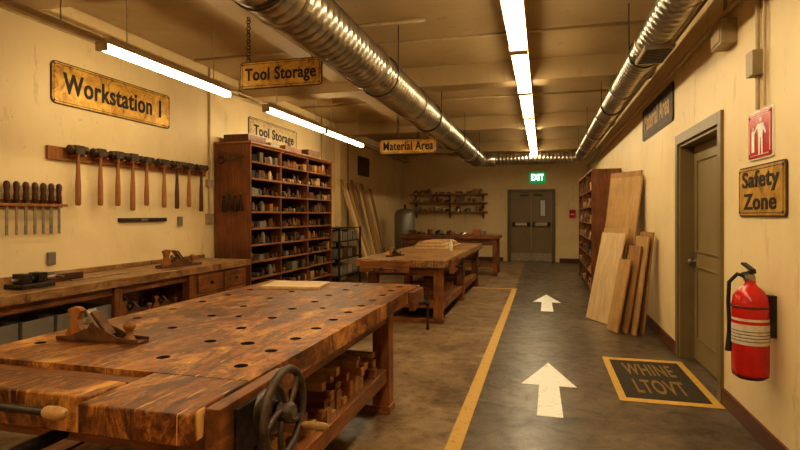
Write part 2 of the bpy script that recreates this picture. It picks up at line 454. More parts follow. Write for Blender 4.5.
for (p, q, u, v) in ((.60, 1.36, 4.62, 4.71), (.60, 1.36, 5.91, 6.0), (.60, .66, 4.71, 5.91), (1.30, 1.36, 4.71, 5.91)):
    b.box(p, q, u, v, 0.0021, 0.004, M_yel)
b.done(parent=o)
t = text('WHINE\nLTOVT', (.98, 5.31, .0025), (0, 0, 0), .44, .92, M_ylet, o, 0.02, dbl=False); t.scale.z = 0.1

# ------------------------------------------------------------------ ceiling services
def duct(name, x, z, r, y0, y1, step=0.11, hangers=True):
    b = MB(name)
    prof = []; y = 0; L = y1-y0; k = 0
    while y < L:
        prof += [(y, r), (y+step*.72, r), (y+step*.80, r+.008), (y+step*.92, r+.008)]
        y += step
    prof = [(min(h, L), rr) for h, rr in prof] + [(L, r)]
    b.lathe((x, y0, z), (0, 1, 0), prof, M_duct, 32, smooth=True)
    y = y0+.7
    while y < y1:
        b.lathe((x, y, z), (0, 1, 0), [(0, r), (0, r+.022), (.05, r+.022), (.05, r)], M_duct, 32, smooth=False, cap=False)
        y += 1.9
    y = y0+.9
    while y < y1:
        for sx in (-1, 1):
            b.cyl((x+sx*(r+.012), y, z), (x+sx*(r+.012), y, ZC), .006, M_iron, seg=6)
        b.torus((x, y, z), (0, 1, 0), r+.012, .008, M_iron, 32)
        y += 2.6
    return b
b = duct('ventilation_duct', -1.78, 3.06, .22, Y0, 15.0)
pts = [(-1.78+.25-.25*math.cos(a), 15.0+.0+.25*math.sin(a), 3.06) for a in [math.pi/2*k/8 for k in range(9)]]
b.tube([(-1.78, 14.9, 3.06)]+pts+[(-1.3, 15.25, 3.06)], .20, M_duct, 24)
b.lathe((-1.35, 15.25, 3.06), (1, 0, 0), sum([[(k*.1, .15), (k*.1+.07, .15), (k*.1+.08, .158), (k*.1+.09, .158)] for k in range(22)], []), M_duct, 24)
b.done()
b = duct('ventilation_duct', .97, 3.1, .135, Y0, 15.3)
b.box(.85, 1.09, 5.0, 5.5, 2.93, 2.97, M_duct)
for k in range(9): b.box(.865, 1.075, 5.03+.05*k, 5.055+.05*k, 2.922, 2.93, M_iron)
b.done()
def pipe(name, pts, r, mat=M_pipe):
    b = MB(name); b.tube(pts, r, mat, 10)
    return b.done()
pipe('ceiling_pipe', [(1.27, Y0, 3.27), (1.27, Y1, 3.27)], .035)
pipe('ceiling_pipe', [(1.33, Y0, 3.02), (1.33, Y1, 3.02)], .022)
pipe('ceiling_pipe', [(-4.45, Y0, 3.28), (-4.45, Y1, 3.28)], .02)
pipe('ceiling_pipe', [(-4.3, Y0, 3.29), (-4.3, Y1, 3.29)], .014)
pipe('ceiling_pipe', [(-4.45, 6.1, 3.54), (-1.2, 6.1, 3.54), (1.3, 6.1, 3.54)], .018)
pipe('ceiling_pipe', [(-4.45, 9.3, 3.54), (1.3, 9.3, 3.54)], .018)
pipe('ceiling_pipe', [(-2.6, 5.5, 3.56), (-1.2, 5.5, 3.56)], .02)
b = MB('wall_conduit')
b.cyl((XR-.02, 4.02, 2.2), (XR-.02, 4.02, ZC), .013, M_pipe, seg=10)
b.box(XR-.07, XR, 3.96, 4.08, 2.42, 2.58, M_box)
b.cyl((XR-.02, 3.9, 2.2), (XR-.02, 3.9, ZC), .009, M_pipe, seg=10)
b.done()
b = MB('junction_box', 0.008); b.box(XR-.11, XR, 4.46, 4.70, 2.78, 2.97, M_box); b.box(XR-.12, XR-.11, 4.48, 4.68, 2.8, 2.95, M_pipe)
b.cyl((XR-.05, 4.57, 2.97), (XR-.05, 4.57, ZC), .014, M_pipe, seg=10); b.done()
b = MB('wall_conduit')
b.cyl((XL+.02, 6.62, 1.5), (XL+.02, 6.62, ZC-.0), .014, M_pipe, seg=10)
b.box(XL, XL+.05, 6.55, 6.69, 1.38, 1.52, M_box); b.box(XL, XL+.05, 6.55, 6.69, 1.9, 2.0, M_box); b.done()
b = MB('wall_conduit')
b.cyl((XL+.02, 10.6, 0.3), (XL+.02, 10.6, ZC), .014, M_pipe, seg=10); b.cyl((XL+.02, 12.2, 0.3), (XL+.02, 12.2, ZC), .018, M_pipe, seg=10); b.done()
b = MB('electrical_outlet', 0.004); b.box(XL, XL+.03, 5.95, 6.03, 1.36, 1.48, M_plast); b.done()
b = MB('electrical_outlet', 0.004); b.box(XL, XL+.03, 4.06, 4.14, 1.02, 1.14, M_plast); b.done()

def lamp(name, x, z, y0, y1, w, tm=M_tube):
    b = MB(name)
    b.box(x-w*.62, x+w*.62, y0, y1, z+.05, z+.09, M_lampw)
    b.box(x-w*.2, x+w*.2, y0+.1, y1-.1, z+.09, z+.13, M_lampw)
    b.box(x-w*.62, x+w*.62, y0, y0+.03, z-.012, z+.05, M_lampw); b.box(x-w*.62, x+w*.62, y1-.03, y1, z-.012, z+.05, M_lampw)
    b.box(x-w*.5, x+w*.5, y0+.032, y1-.032, z, z+.05, tm)
    for y in (y0+.3, y1-.3): b.cyl((x, y, z+.12), (x, y, ZC), .005, M_lampw, seg=6)
    b.done()
y = -2.2
while y < 15:
    lamp('fluorescent_lamp', -.25, 3.22, y, y+1.90, .15); y += 2.0
for a, c in ((-2.4, -.5), (-.4, 1.5), (3.68, 5.58), (6.45, 8.4), (8.45, 10.4)):
    lamp('fluorescent_lamp', -3.6, 2.9, a, c, .08, M_tube2)
b = MB('lamp_rail'); b.box(-3.63, -3.57, 1.52, 3.66, 2.95, 2.99, M_pipe); b.cyl((-3.6, 2.0, 2.99), (-3.6, 2.0, ZC), .006, M_pipe, seg=6); b.cyl((-3.6, 3.3, 2.99), (-3.6, 3.3, ZC), .006, M_pipe, seg=6); b.done()

# ------------------------------------------------------------------ signs
sign('workstation_sign', 'Workstation 1', (XL, 4.95, 2.80), 1.70, .42, 'L', M_brass, th=.5)
sign('tool_storage_sign', 'Tool Storage', (XL, 8.55, 2.90), 1.75, .40, 'L', M_cream, th=.56)
sign('hanging_tool_storage_sign', 'Tool Storage', (-2.475, 4.73, 2.88), .88, .27, 'F', M_brass, th=.6, tw=.86, chains=.72)
sign('hanging_material_area_sign', 'Material Area', (-2.25, 8.92, 2.685), 1.0, .25, 'F', M_brass, th=.6, tw=.88, chains=.91, inset=.32)
sign('material_area_sign', 'Material Area', (XR, 7.35, 2.76), 1.85, .44, 'R', M_bronze, ink=M_fade, edge=M_iron, th=.55)
sign('wall_notice_sign', '', (XL, 13.4, 2.78), .9, .5, 'L', M_bronze)
sign('safety_zone_sign', 'Safety\nZone', (XR, 4.0, 1.66), .78, .345, 'R', M_brass, th=.76, tw=.78, r=.03)
o = sign('fire_notice_sign', '', (XR, 4.0, 2.03), .40, .32, 'R', M_red, edge=M_white, r=.012)
b = MB('pictogram')
x = XR-.0195
def quad(pts): b.add([(x, *p) for p in pts], [tuple(range(len(pts)))], M_white)
b.lathe((x+.0015, 3.97, 2.125), (-1, 0, 0), [(0, .018), (.002, .018)], M_white, 14)
quad([(4.03, 2.10), (3.92, 2.10), (3.94, 2.01), (4.01, 2.01)])
quad([(4.01, 2.01), (3.98, 2.01), (3.985, 1.90), (4.01, 1.90)]); quad([(3.97, 2.01), (3.94, 2.01), (3.935, 1.90), (3.96, 1.90)])
quad([(3.93, 2.10), (3.885, 2.04), (3.895, 2.02), (3.94, 2.07)])
quad([(4.03, 2.10), (4.08, 2.06), (4.08, 2.04), (4.02, 2.08)])
quad([(4.125, 2.06), (4.075, 2.06), (4.075, 1.92), (4.125, 1.92)]); quad([(4.11, 2.09), (4.09, 2.09), (4.09, 2.06), (4.11, 2.06)])
b.done(parent=o)

# ------------------------------------------------------------------ extinguisher
b = MB('fire_extinguisher')
ex, ey = 1.255, 3.80
b.lathe((ex, ey, .49), (0, 0, 1), [(0, .07), (.012, .098), (.03, .102), (.45, .102), (.50, .094), (.54, .07), (.565, .04), (.58, .03), (.60, .03)], M_red, 32)
b.lathe((ex, ey, .70), (0, 0, 1), [(0, .1032), (.16, .1032)], M_label, 32, cap=False)
b.lathe((ex, ey, .825), (0, 0, 1), [(0, .1038), (.02, .1038)], M_red, 32, cap=False)
for zz_ in (.72, .74, .76, .78): b.lathe((ex, ey, zz_), (0, 0, 1), [(0, .1038), (.005, .1038)], M_rust, 32, cap=False)
b.lathe((ex, ey, .48), (0, 0, 1), [(0, .075), (.02, .1)], M_black, 32)
b.lathe((ex, ey, 1.085), (0, 0, 1), [(0, .026), (.02, .03), (.05, .02), (.07, .016)], M_steel, 16)
b.box(ex-.02, ex+.02, ey-.04, ey+.10, 1.125, 1.14, M_black, rot=(math.radians(-10), 0, 0))
b.box(ex-.015, ex+.015, ey-.05, ey+.12, 1.165, 1.178, M_black, rot=(math.radians(10), 0, 0))
b.lathe((ex-.02, ey, 1.11), (-1, 0, 0), [(0, .022), (.015, .022)], M_steel, 16)
b.tube([(ex-.02, ey+.01, 1.11), (ex-.06, ey+.04, 1.125), (ex-.10, ey+.06, 1.07), (ex-.105, ey+.06, .95), (ex-.10, ey+.06, .82), (ex-.10, ey+.06, .74)], .012, M_black)
b.lathe((ex-.10, ey+.06, .75), (0, 0, -1), [(0, .013), (.03, .015), (.12, .024)], M_black, 14)
b.torus((ex, ey, .93), (0, 0, 1), .104, .005, M_iron)
b.box(ex+.10, XR, ey-.03, ey+.03, .74, 1.0, M_iron)
b.done()

# ------------------------------------------------------------------ hand plane
def hand_plane(name, x, y, z, rz, sc=1.0, body=M_rust, wd=W_hand):
    b = MB(name, 0.0015); b.M = T(x, y, z+.001, rz, sc)
    L = .19
    b.box(-L, L, -.032, .032, 0, .008, body)
    prof = [(-L, .006), (-L, .018), (-.12, .022), (-.06, .05), (.0, .062), (.05, .045), (.10, .022), (L, .018), (L, .006)]
    for yy in (-.034, .029): b.prism(prof, Matrix.Translation((0, yy, 0)), .005, body)
    b.prism([(-.075, .008), (.03, .008), (-.02, .075), (-.04, .075)], Matrix.Translation((0, -.02, 0)), .04, body)
    b.prism([(.035, .006), (.042, .012), (-.052, .125), (-.059, .12)], Matrix.Translation((0, -.025, 0)), .05, M_steel)
    b.prism([(.040, .02), (.048, .03), (-.03, .12), (-.042, .11)], Matrix.Translation((0, -.022, 0)), .044, body)
    b.lathe((-.075, 0, .075), (1, 0, .2), [(0, .016), (.012, .016)], M_steel, 14)
    tote = [(-.165, .008), (-.075, .008), (-.082, .03), (-.10, .055), (-.108, .08), (-.098, .105), (-.088, .118), (-.10, .130), (-.128, .133), (-.155, .122), (-.148, .108), (-.138, .085), (-.143, .055), (-.162, .03)]
    b.prism(tote, Matrix.Translation((0, -.013, 0)), .026, wd)
    b.lathe((.125, 0, .008), (0, 0, 1), [(0, .024), (.008, .022), (.02, .012), (.035, .013), (.048, .022), (.06, .025), (.07, .018), (.075, .005)], wd, 18)
    return b.done()

# ------------------------------------------------------------------ front bench
def cut(ob, cutters, hx, hy_):
    b = MB('cutter')
    for (x, y, z0, z1, r) in cutters: b.cyl((x, y, z0), (x, y, z1), r, M_iron, seg=16)
    c = b.done()
    md = ob.modifiers.new('holes', 'BOOLEAN'); md.object = c; md.operation = 'DIFFERENCE'; md.solver = 'EXACT'
    ob.modifiers.move(len(ob.modifiers)-1, 0)
    bv = [m for m in ob.modifiers if m.type == 'BEVEL']
    for m in bv: m.show_viewport = False
    dg = bpy.context.evaluated_depsgraph_get()
    me = bpy.data.meshes.new_from_object(ob.evaluated_get(dg))
    ob.modifiers.remove(md); ob.data = me
    for m in bv: m.show_viewport = True
    bpy.data.objects.remove(c)
    me.materials.clear(); me.materials.append(W_top); me.materials.append(M_hole)
    zt = max(v.co.z for v in me.vertices)
    for p in me.polygons:
        ce = p.center
        inside = abs(ce.x) < hx-.01 and abs(ce.y) < hy_-.01 and ce.z < zt-.003 and ce.z > .004
        p.material_index = 1 if inside else 0

ZT = .88
P = empty('woodworking_bench', (-1.8, 3.0, 0))
b = MB('bench_top', 0.004)
b.box(-2.5, -1.06, 1.78, 4.62, ZT-.10, ZT, W_top)
ot = b.done(parent=P)
b = MB('bench_top_corner', 0.006); b.box(-1.48, -1.06, 1.42, 1.779, ZT-.10, ZT, W_top); b.done(parent=P)
hs = []
for k in range(11): hs.append((-1.20, 1.95+.25*k, ZT-.09, ZT+.1, .029))
for k in range(9): hs.append((-1.60+.02*(k % 2), 1.98+.31*k, ZT-.09, ZT+.1, .029))
for k in range(7): hs.append((-1.97, 2.15+.36*k, ZT-.09, ZT+.1, .026))
for k in range(8): hs.append((-2.36, 2.05+.32*k, ZT-.09, ZT+.1, .026))
hs.append((-1.38, 2.3, ZT-.09, ZT+.1, .034)); hs.append((-1.8, 2.9, ZT-.09, ZT+.1, .022)); hs.append((-1.42, 3.3, ZT-.09, ZT+.1, .022))
cut(ot, hs, .72, 1.42)
b = MB('tail_vise', 0.006)
b.box(-2.42, -1.52, 1.50, 1.68, ZT-.14, ZT-.01, W_top)
b.box(-2.42, -1.52, 1.70, 1.775, ZT-.11, ZT-.02, W_benchx)
b.cyl((-1.75, 1.62, ZT-.2), (-1.75, 1.34, ZT-.2), .024, M_iron)
b.cyl((-2.0, 1.44, ZT-.05), (-1.60, 1.44, ZT-.05), .014, M_iron)
b.lathe((-1.64, 1.44, ZT-.05), (1, 0, 0), [(0, .014), (.01, .021), (.05, .024), (.08, .019), (.09, .008)], W_blk, 16)
b.done(parent=P)
def hframe(b, x0, x1, ys, w, zl, zt, zs, mz=W_benchz, mx=W_benchx, my=W_benchy, shelf=True):
    for y in ys:
        for x in (x0, x1-w): b.box(x, x+w, y, y+w, 0, zt, mz)
        b.box(x0+w, x1-w, y+.02, y+w-.02, zt-.13, zt-.01, mx)
        b.box(x0+w, x1-w, y+.02, y+w-.02, zl, zl+.11, mx)
        b.box(x0-.01, x1+.01, y-.012, y+w+.012, 0, .06, mx)
    for x in (x0+.015, x1-w+.015):
        b.box(x, x+w-.03, ys[0]+w, ys[-1], zl-.04, zl+.06, my)
        b.box(x, x+w-.03, ys[0]+w, ys[-1], zt-.09, zt-.005, my)
    if shelf:
        n = 6; ww = (x1-x0-2*w)/n
        for k in range(n): b.box(x0+w+k*ww+.004, x0+w+(k+1)*ww-.004, ys[0]+w, ys[-1], zl+.03, zl+.055, my)
b = MB('bench_frame', 0.005)
hframe(b, -2.40, -1.12, [1.60, 3.85], .13, .28, ZT-.101, 0)
b.done(parent=P)
b = MB('face_vise', 0.003)
b.box(-1.055, -1.0, 1.5, 1.98, ZT-.22, ZT-.005, W_benchy)
b.box(-1.0, -.985, 1.58, 1.90, ZT-.20, ZT-.03, M_iron)
wc = Vector((-.90, 1.75, .79))
b.cyl((-1.3, wc.y, wc.z), (-.86, wc.y, wc.z), .02, M_steel)
b.lathe((-.99, wc.y, wc.z), (1, 0, 0), [(0, .075), (.02, .07), (.035, .04), (.06, .035)], M_iron, 20)
b.lathe((-.925, wc.y, wc.z), (1, 0, 0), [(0, .03), (.01, .036), (.05, .036), (.06, .026)], M_iron2, 20)
b.torus(wc, (1, 0, 0), .150, .0155, M_iron2, 40)
for k in range(5):
    a0 = 2*math.pi*k/5+.3
    pts = [wc+Vector((0, math.cos(a0+t*.55)*(.03+.115*t), math.sin(a0+t*.55)*(.03+.115*t))) for t in [j/6 for j in range(7)]]
    b.tube(pts, .0105, M_iron2, 8)
b.lathe((-.89, 1.87, .70), (1, 0, 0), [(0, .010), (.02, .015), (.06, .018), (.10, .015), (.11, .006)], W_blk, 14)
b.cyl((-1.25, 1.75, .63), (-.995, 1.75, .63), .016, M_steel)
b.box(-1.0, -.98, 1.70, 1.8, .58, .70, M_iron)
b.done(parent=P)
b = MB('end_vise', 0.003)
b.box(-1.055, -1.01, 4.2, 4.56, ZT-.16, ZT-.01, W_benchy)
b.cyl((-1.06, 4.38, ZT-.12), (-.93, 4.38, ZT-.12), .016, M_iron)
b.lathe((-.95, 4.38, ZT-.12), (1, 0, 0), [(0, .022), (.03, .022)], M_iron, 12)
b.cyl((-.935, 4.38, ZT+.0), (-.935, 4.38, ZT-.34), .009, M_iron, seg=8)
b.lathe((-.935, 4.38, ZT-.34), (0, 0, 1), [(0, .015), (.02, .015)], M_iron, 10)
b.done(parent=P)
b = MB('wood_offcuts', 0.003)
zz = .337
mt = [W_blk, W_ply2, W_ply2, W_benchx, W_blk, W_hand]
for k in range(26):
    y = 1.80+.078*k
    xr = -1.14-R.uniform(0, .1); l = R.uniform(.2, .5); h = R.uniform(.04, .12)
    b.box(xr-l, xr, y, y+.066, zz, zz+h, R.choice(mt))
    h2 = h
    for j in range(R.randint(0, 3)):
        t_ = R.uniform(.03, .05); dx = R.uniform(-.05, .05)
        b.box(xr-l*.8+dx, xr+dx, y+.004, y+.06, zz+h2, zz+h2+t_, R.choice(mt)); h2 += t_
b.done()
b = MB('wood_board', 0.003); b.box(-2.32, -1.82, 4.05, 4.42, ZT+.001, ZT+.025, W_pale, rot=(0, 0, .15)); b.done()
hand_plane('hand_plane', -2.10, 2.16, ZT, math.radians(3), 1.22, M_rust)

# ------------------------------------------------------------------ second bench
P2 = empty('woodworking_bench', (-1.9, 9.4, 0))
b = MB('bench_top', 0.006); b.box(-2.55, -1.28, 7.1, 11.7, ZT-.10, ZT, W_old); b.done(parent=P2)
b = MB('bench_frame', 0.005); hframe(b, -2.42, -1.34, [7.25, 9.3, 11.35], .13, .2, ZT-.101, 0); b.done(parent=P2)
b = MB('bench_vise', 0.003)
b.box(-2.45, -1.75, 6.98, 7.05, ZT-.17, ZT-.01, W_benchx)
for x in (-2.25, -1.95): b.cyl((x, 7.2, ZT-.12), (x, 6.9, ZT-.12), .02, M_steel)
b.box(-2.32, -1.88, 7.05, 7.099, ZT-.15, ZT-.02, M_iron)
b.lathe((-2.1, 6.88, ZT-.11), (0, -1, 0), [(0, .03), (.03, .03)], M_iron)
b.cyl((-2.25, 6.865, ZT-.11), (-1.95, 6.865, ZT-.11), .01, M_iron, seg=8)
b.box(-1.275, -1.22, 7.4, 7.9, ZT-.2, ZT-.01, W_benchy); b.cyl((-1.22, 7.65, ZT-.12), (-1.12, 7.65, ZT-.12), .016, M_iron); b.cyl((-1.12, 7.65, ZT), (-1.12, 7.65, ZT-.3), .009, M_iron, seg=8)
b.done(parent=P2)
b = MB('wood_offcuts', 0.003)
for k in range(30):
    y = 7.5+.12*k
    if 9.2 < y < 9.5: continue
    h = R.uniform(.03, .12); l = R.uniform(.25, .6)
    b.box(-1.62-l, -1.50, y, y+.09, .256, .256+h, R.choice(mt))
    if R.random() < .6: b.box(-1.6-l*.7, -1.48, y+.01, y+.08, .256+h, .296+h, R.choice(mt))
b.done()
b = MB('lumber_stack', 0.003)
for k in range(4): b.box(-2.3+.02*k, -1.7-.03*k, 9.6, 11.3-.1*k, ZT+.001+.03*k, ZT+.028+.03*k, [W_pale, W_ply][k % 2])
b.done()
hand_plane('hand_plane', -2.15, 7.75, ZT, 1.2, 1.0, M_iron)
b = MB('glue_bottle'); b.lathe((-1.55, 9.2, ZT+.001), (0, 0, 1), [(0, .035), (.12, .035), (.15, .012), (.19, .008)], M_label); b.done()

# ------------------------------------------------------------------ third bench
P3 = empty('woodworking_bench', (-2.3, 13.7, 0))
b = MB('bench_top', 0.006); b.box(-3.6, -1.05, 13.2, 14.3, .90, .99, W_benchx); b.done(parent=P3)
b = MB('bench_frame', 0.005)
for x in (-3.5, -2.35, -1.2):
    for y in (13.25, 14.1): b.box(x, x+.1, y, y+.1, 0, .90, W_benchz)
b.box(-3.4, -1.2, 13.26, 13.34, .75, .90, W_benchx); b.box(-3.4, -1.2, 13.26, 13.34, .2, .3, W_benchx); b.box(-3.45, -1.15, 13.34, 14.1, .24, .27, W_benchx)
b.done(parent=P3)
tool_m = [M_iron, M_rust, W_handd, W_hand, M_steel, M_rust, M_iron, W_blk, M_plast, M_card]
def clutter_y(b, x0, x1, y0, y1, z, hmax, mats, rng, front=1, wr=(.05, .2)):
    y = y0+.01
    while y < y1-.05:
        w = min(rng.uniform(*wr), y1-.01-y)
        if w < .04: break
        h = rng.uniform(.4, 1)*hmax; m = rng.choice(mats); k = rng.random()
        d = rng.uniform(.5, .95)*(x1-x0)
        xa, xb = (x1-d, x1-rng.uniform(.0, .05)) if front > 0 else (x0+.01, x0+d)
        if k < .38: b.box(xa, xb, y, y+w*.9, z, z+h*.75, m)
        elif k < .6:
            r = min(w*.3, .03); zz_ = z
            while zz_+2*r < z+h*.8:
                for q in range(int(w/(2*r))): b.cyl((xa, y+r+2*r*q, zz_+r), (xb-rng.uniform(0, .04), y+r+2*r*q, zz_+r), r*.95, rng.choice(mats), seg=8)
                zz_ += 2*r
        elif k < .74:
            r = min(w*.42, .05); xc = xb-r-.01 if front > 0 else xa+r+.01
            b.lathe((xc, y+r, z), (0, 0, 1), [(0, r), (h*.7, r), (h*.8, r*.6), (h*.95, r*.6)], m, 10)
        else:
            xm = xb-.05 if front > 0 else xa+.05
            b.box(xm-.03, xm+.03, y, y+w, z, z+.02, M_iron)
            b.prism([(0, 0), (w*.5, 0), (w*.4, min(h, .1)), (w*.15, min(h, .12))], Matrix.Translation((xm, y+.02, z+.02)) @ Matrix.Rotation(math.pi/2, 4, 'Z'), .02, m)
            b.prism([(0, 0), (w*.3, 0), (w*.2, min(h, .07)), (w*.1, min(h, .07))], Matrix.Translation((xm+.01, y+w*.65, z+.02)) @ Matrix.Rotation(math.pi/2, 4, 'Z'), .02, W_hand)
        y += w+rng.uniform(.003, .02)
def clutter_x(b, x0, x1, y0, y1, z, hmax, mats, rng):
    x = x0
    while x < x1-.06:
        w = min(rng.uniform(.06, .3), x1-x); h = rng.uniform(.3, 1)*hmax
        if rng.random() < .6: b.box(x, x+w*.85, y0+.02, y1-.02, z, z+h, rng.choice(mats))
        else:
            r = min(w*.4, (y1-y0)*.45); b.lathe((x+r, (y0+y1)/2, z), (0, 0, 1), [(0, r), (h*.7, r), (h*.85, r*.5), (h, r*.5)], rng.choice(mats), 12)
        x += w+rng.uniform(.02, .12)
b = MB('bench_tools'); clutter_x(b, -3.4, -1.4, 13.5, 13.9, .991, .16, tool_m, R); b.done()

b = MB('wall_shelf', 0.004); c = MB('shelf_supplies')
for z in (1.62, 1.92, 2.2):
    b.box(-4.3, -1.75, Y1-.3, Y1, z-.04, z, W_hand)
    for x in (-4.15, -3.0, -1.9): b.prism([(0, 0), (.25, 0), (.02, -.2), (0, -.2)], Matrix.Translation((x, Y1-.001, z-.04)) @ Matrix.Rotation(-math.pi/2, 4, 'Z'), .03, W_benchx)
    clutter_x(c, -4.2, -1.85, Y1-.26, Y1-.04, z+.001, .2, tool_m+[W_blk, M_plast, W_ply, M_card], R)
b.done(); c.done()

# ------------------------------------------------------------------ tool storage shelving
b = MB('tool_storage_shelf', 0.003)
sx0, sx1, sy0, sy1, sz = -4.58, -4.0, 6.74, 9.75, 2.52
b.box(sx0, sx1, sy0, sy0+.03, 0, sz, W_shelf); b.box(sx0, sx1, sy1-.03, sy1, 0, sz, W_shelf)
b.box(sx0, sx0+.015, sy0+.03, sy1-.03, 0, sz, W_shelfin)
divs = [sy0+.03, 7.66, 8.66, sy1-.03]
for d in divs[1:3]: b.box(sx0+.015, sx1, d-.018, d+.018, .1, sz-.03, W_shelf)
b.box(sx0, sx1+.02, sy0-.02, sy1+.02, sz, sz+.03, W_shelfy)
zs = [.1+k*.24 for k in range(10)]
for z in zs: b.box(sx0+.015, sx1+.004, sy0+.03, sy1-.03, z-.014, z+.014, W_shelfy)
b.box(sx0+.015, sx1, sy0+.03, sy1-.03, sz-.03, sz, W_shelfy)
b.done()
b = MB('stored_tools')
rr = random.Random(3)
for z in zs:
    for k in range(3):
        clutter_y(b, sx0+.1, sx1, divs[k]+.022, divs[k+1]-.022, z+.015, .20, tool_m, rr, 1)
b.done()
b = MB('stored_boxes')
for k, (y, w, h) in enumerate(((6.85, .5, .12), (7.5, .3, .08), (8.0, .6, .1), (8.9, .5, .14))):
    b.box(-4.5, -4.1, y, y+w, sz+.031, sz+.031+h, [W_handd, M_plast, W_shelf, M_rust][k])
b.done()
b = MB('hanging_pliers')
yp = sy0-.014
for x, z0 in ((-4.42, 1.78), (-4.33, 1.80), (-4.24, 1.78), (-4.15, 1.80)):
    for s in (-1, 1):
        b.tube([(x-s*.008, yp, z0), (x+s*.004, yp, z0-.05), (x+s*.026, yp, z0-.12), (x+s*.022, yp, z0-.24)], .009, M_iron, 6)
    b.lathe((x, yp+.009, z0-.03), (0, -1, 0), [(0, .014), (.02, .014)], M_iron, 10)
    b.cyl((x, yp+.013, z0+.01), (x, yp-.01, z0+.01), .004, M_steel, seg=6)
b.done()
b = MB('hand_saw')
ya_, yb2 = sy0-.016, sy0-.012
b.add([(-4.52, ya_, 2.42), (-4.08, ya_, 2.36), (-4.08, ya_, 2.32), (-4.5, ya_, 2.26), (-4.52, yb2, 2.42), (-4.08, yb2, 2.36), (-4.08, yb2, 2.32), (-4.5, yb2, 2.26)],
      [(0, 1, 2, 3), (7, 6, 5, 4), (0, 4, 5, 1), (1, 5, 6, 2), (2, 6, 7, 3), (3, 7, 4, 0)], M_rust)
b.torus((-4.46, sy0-.018, 2.30), (0, 1, 0), .05, .014, W_handd, 20)
b.done()

b = MB('metal_rack', 0.003)
for x in (-4.5, -3.95):
    for y in (9.95, 11.2): b.box(x, x+.04, y, y+.04, 0, 1.25, M_iron)
for z in (.25, .6, .95, 1.22): b.box(-4.5, -3.91, 9.95, 11.24, z, z+.02, M_iron)
b.done()
b = MB('storage_bins', 0.004)
for z in (.271, .621, .971):
    for k in range(4): b.box(-4.4, -3.98, 10.02+.29*k, 10.27+.29*k, z, z+.16+R.uniform(0, .06), R.choice([M_plast, M_box, M_tank, M_rust]))
b.done()
def plank(b, xb, xt, h, y0, y1, t, mat, s=1, skew=0.0):
    L = math.hypot(xt-xb, h); dx, dz = (xt-xb)/L, h/L; nx, nz = dz*s, -dx*s
    lift = max(0, -nz*t)
    vs = []
    for (yy, sk) in ((y0, 0), (y1, 0)):
        for (a, tt) in ((0, 0), (0, t), (L, t), (L, 0)):
            vs.append((xb+dx*a+nx*tt, yy+(skew if a else 0), lift+dz*a+nz*tt+.001))
    b.add(vs, [(0, 1, 2, 3), (7, 6, 5, 4), (0, 4, 5, 1), (1, 5, 6, 2), (2, 6, 7, 3), (3, 7, 4, 0)], mat)
b = MB('leaning_lumber', 0.002)
for k in range(8):
    y = 11.95+.24*k; plank(b, -3.95-.02*(k % 3), -4.5, R.uniform(1.9, 2.35), y, y+R.uniform(.1, .2), .03, R.choice([W_ply, W_ply2, W_pale, W_ply]), -1)
b.done()
b = MB('leaning_lumber', 0.002)
for k in range(4):
    y = 10.15+.2*k+1.15; plank(b, -3.72, -4.42, 2.3-.12*k, y, y+.14, .03, [W_ply, W_pale, W_ply2, W_ply][k], -1)
b.done()
b = MB('air_tank')
b.lathe((-3.85, 14.9, .12), (0, 0, 1), [(0, .1), (.05, .26), (.12, .3), (1.4, .3), (1.5, .25), (1.56, .1)], M_tank, 28)
b.cyl((-3.85, 14.9, 1.66), (-3.85, 14.9, 1.8), .03, M_iron)
for a in range(3): b.cyl((-3.85+.22*math.cos(a*2.1), 14.9+.22*math.sin(a*2.1), 0), (-3.85+.22*math.cos(a*2.1), 14.9+.22*math.sin(a*2.1), .2), .025, M_iron, seg=8)
b.done()

# ------------------------------------------------------------------ left bench
P4 = empty('woodworking_bench', (-4.2, 4.0, 0))
ZL = .90
b = MB('bench_top', 0.006)
b.box(-4.59, -3.85, 1.5, 6.5, ZL-.08, ZL, W_old); b.done(parent=P4)
b = MB('bench_frame', 0.005)
for y in (1.55, 2.9, 4.15, 5.25):
    for x in (-4.5, -3.99): b.box(x, x+.1, y, y+.1, 0, ZL-.081, W_benchz)
b.box(-3.96, -3.92, 1.65, 5.25, ZL-.16, ZL-.081, W_benchy)
b.box(-4.55, -3.9, 1.6, 5.3, .45, .48, W_old)
b.box(-4.57, -3.90, 5.36, 6.46, .1, ZL-.081, W_benchz)
for z0, z1 in ((.58, .79), (.36, .56), (.14, .34)):
    for y0, y1 in ((5.40, 5.90), (5.93, 6.43)):
        b.box(-3.90, -3.882, y0, y1, z0, z1, W_benchy)
        b.lathe((-3.882, (y0+y1)/2, (z0+z1)/2), (1, 0, 0), [(0, .012), (.012, .01), (.018, .02), (.03, .015)], M_iron, 12)
for x in (-4.5, -3.98):
    for y in (5.4, 6.36): b.box(x, x+.06, y, y+.06, 0, .1, W_benchz)
b.done(parent=P4)
b = MB('bench_backboard', 0.004); b.box(-4.598, -4.57, 1.5, 6.5, ZL+.001, ZL+.05, W_old); b.done(parent=P4)
hand_plane('hand_plane', -4.1, 5.35, ZL, math.radians(80), 1.55, M_rust)
hand_plane('hand_plane', -4.06, 4.62, .481, math.radians(75), 1.15, M_rust)
hand_plane('hand_plane', -4.06, 5.06, .481, math.radians(80), 1.05, M_rust)
hand_plane('hand_plane', -4.36, 4.85, .481, math.radians(70), 1.15, M_iron)
b = MB('storage_bins', 0.006)
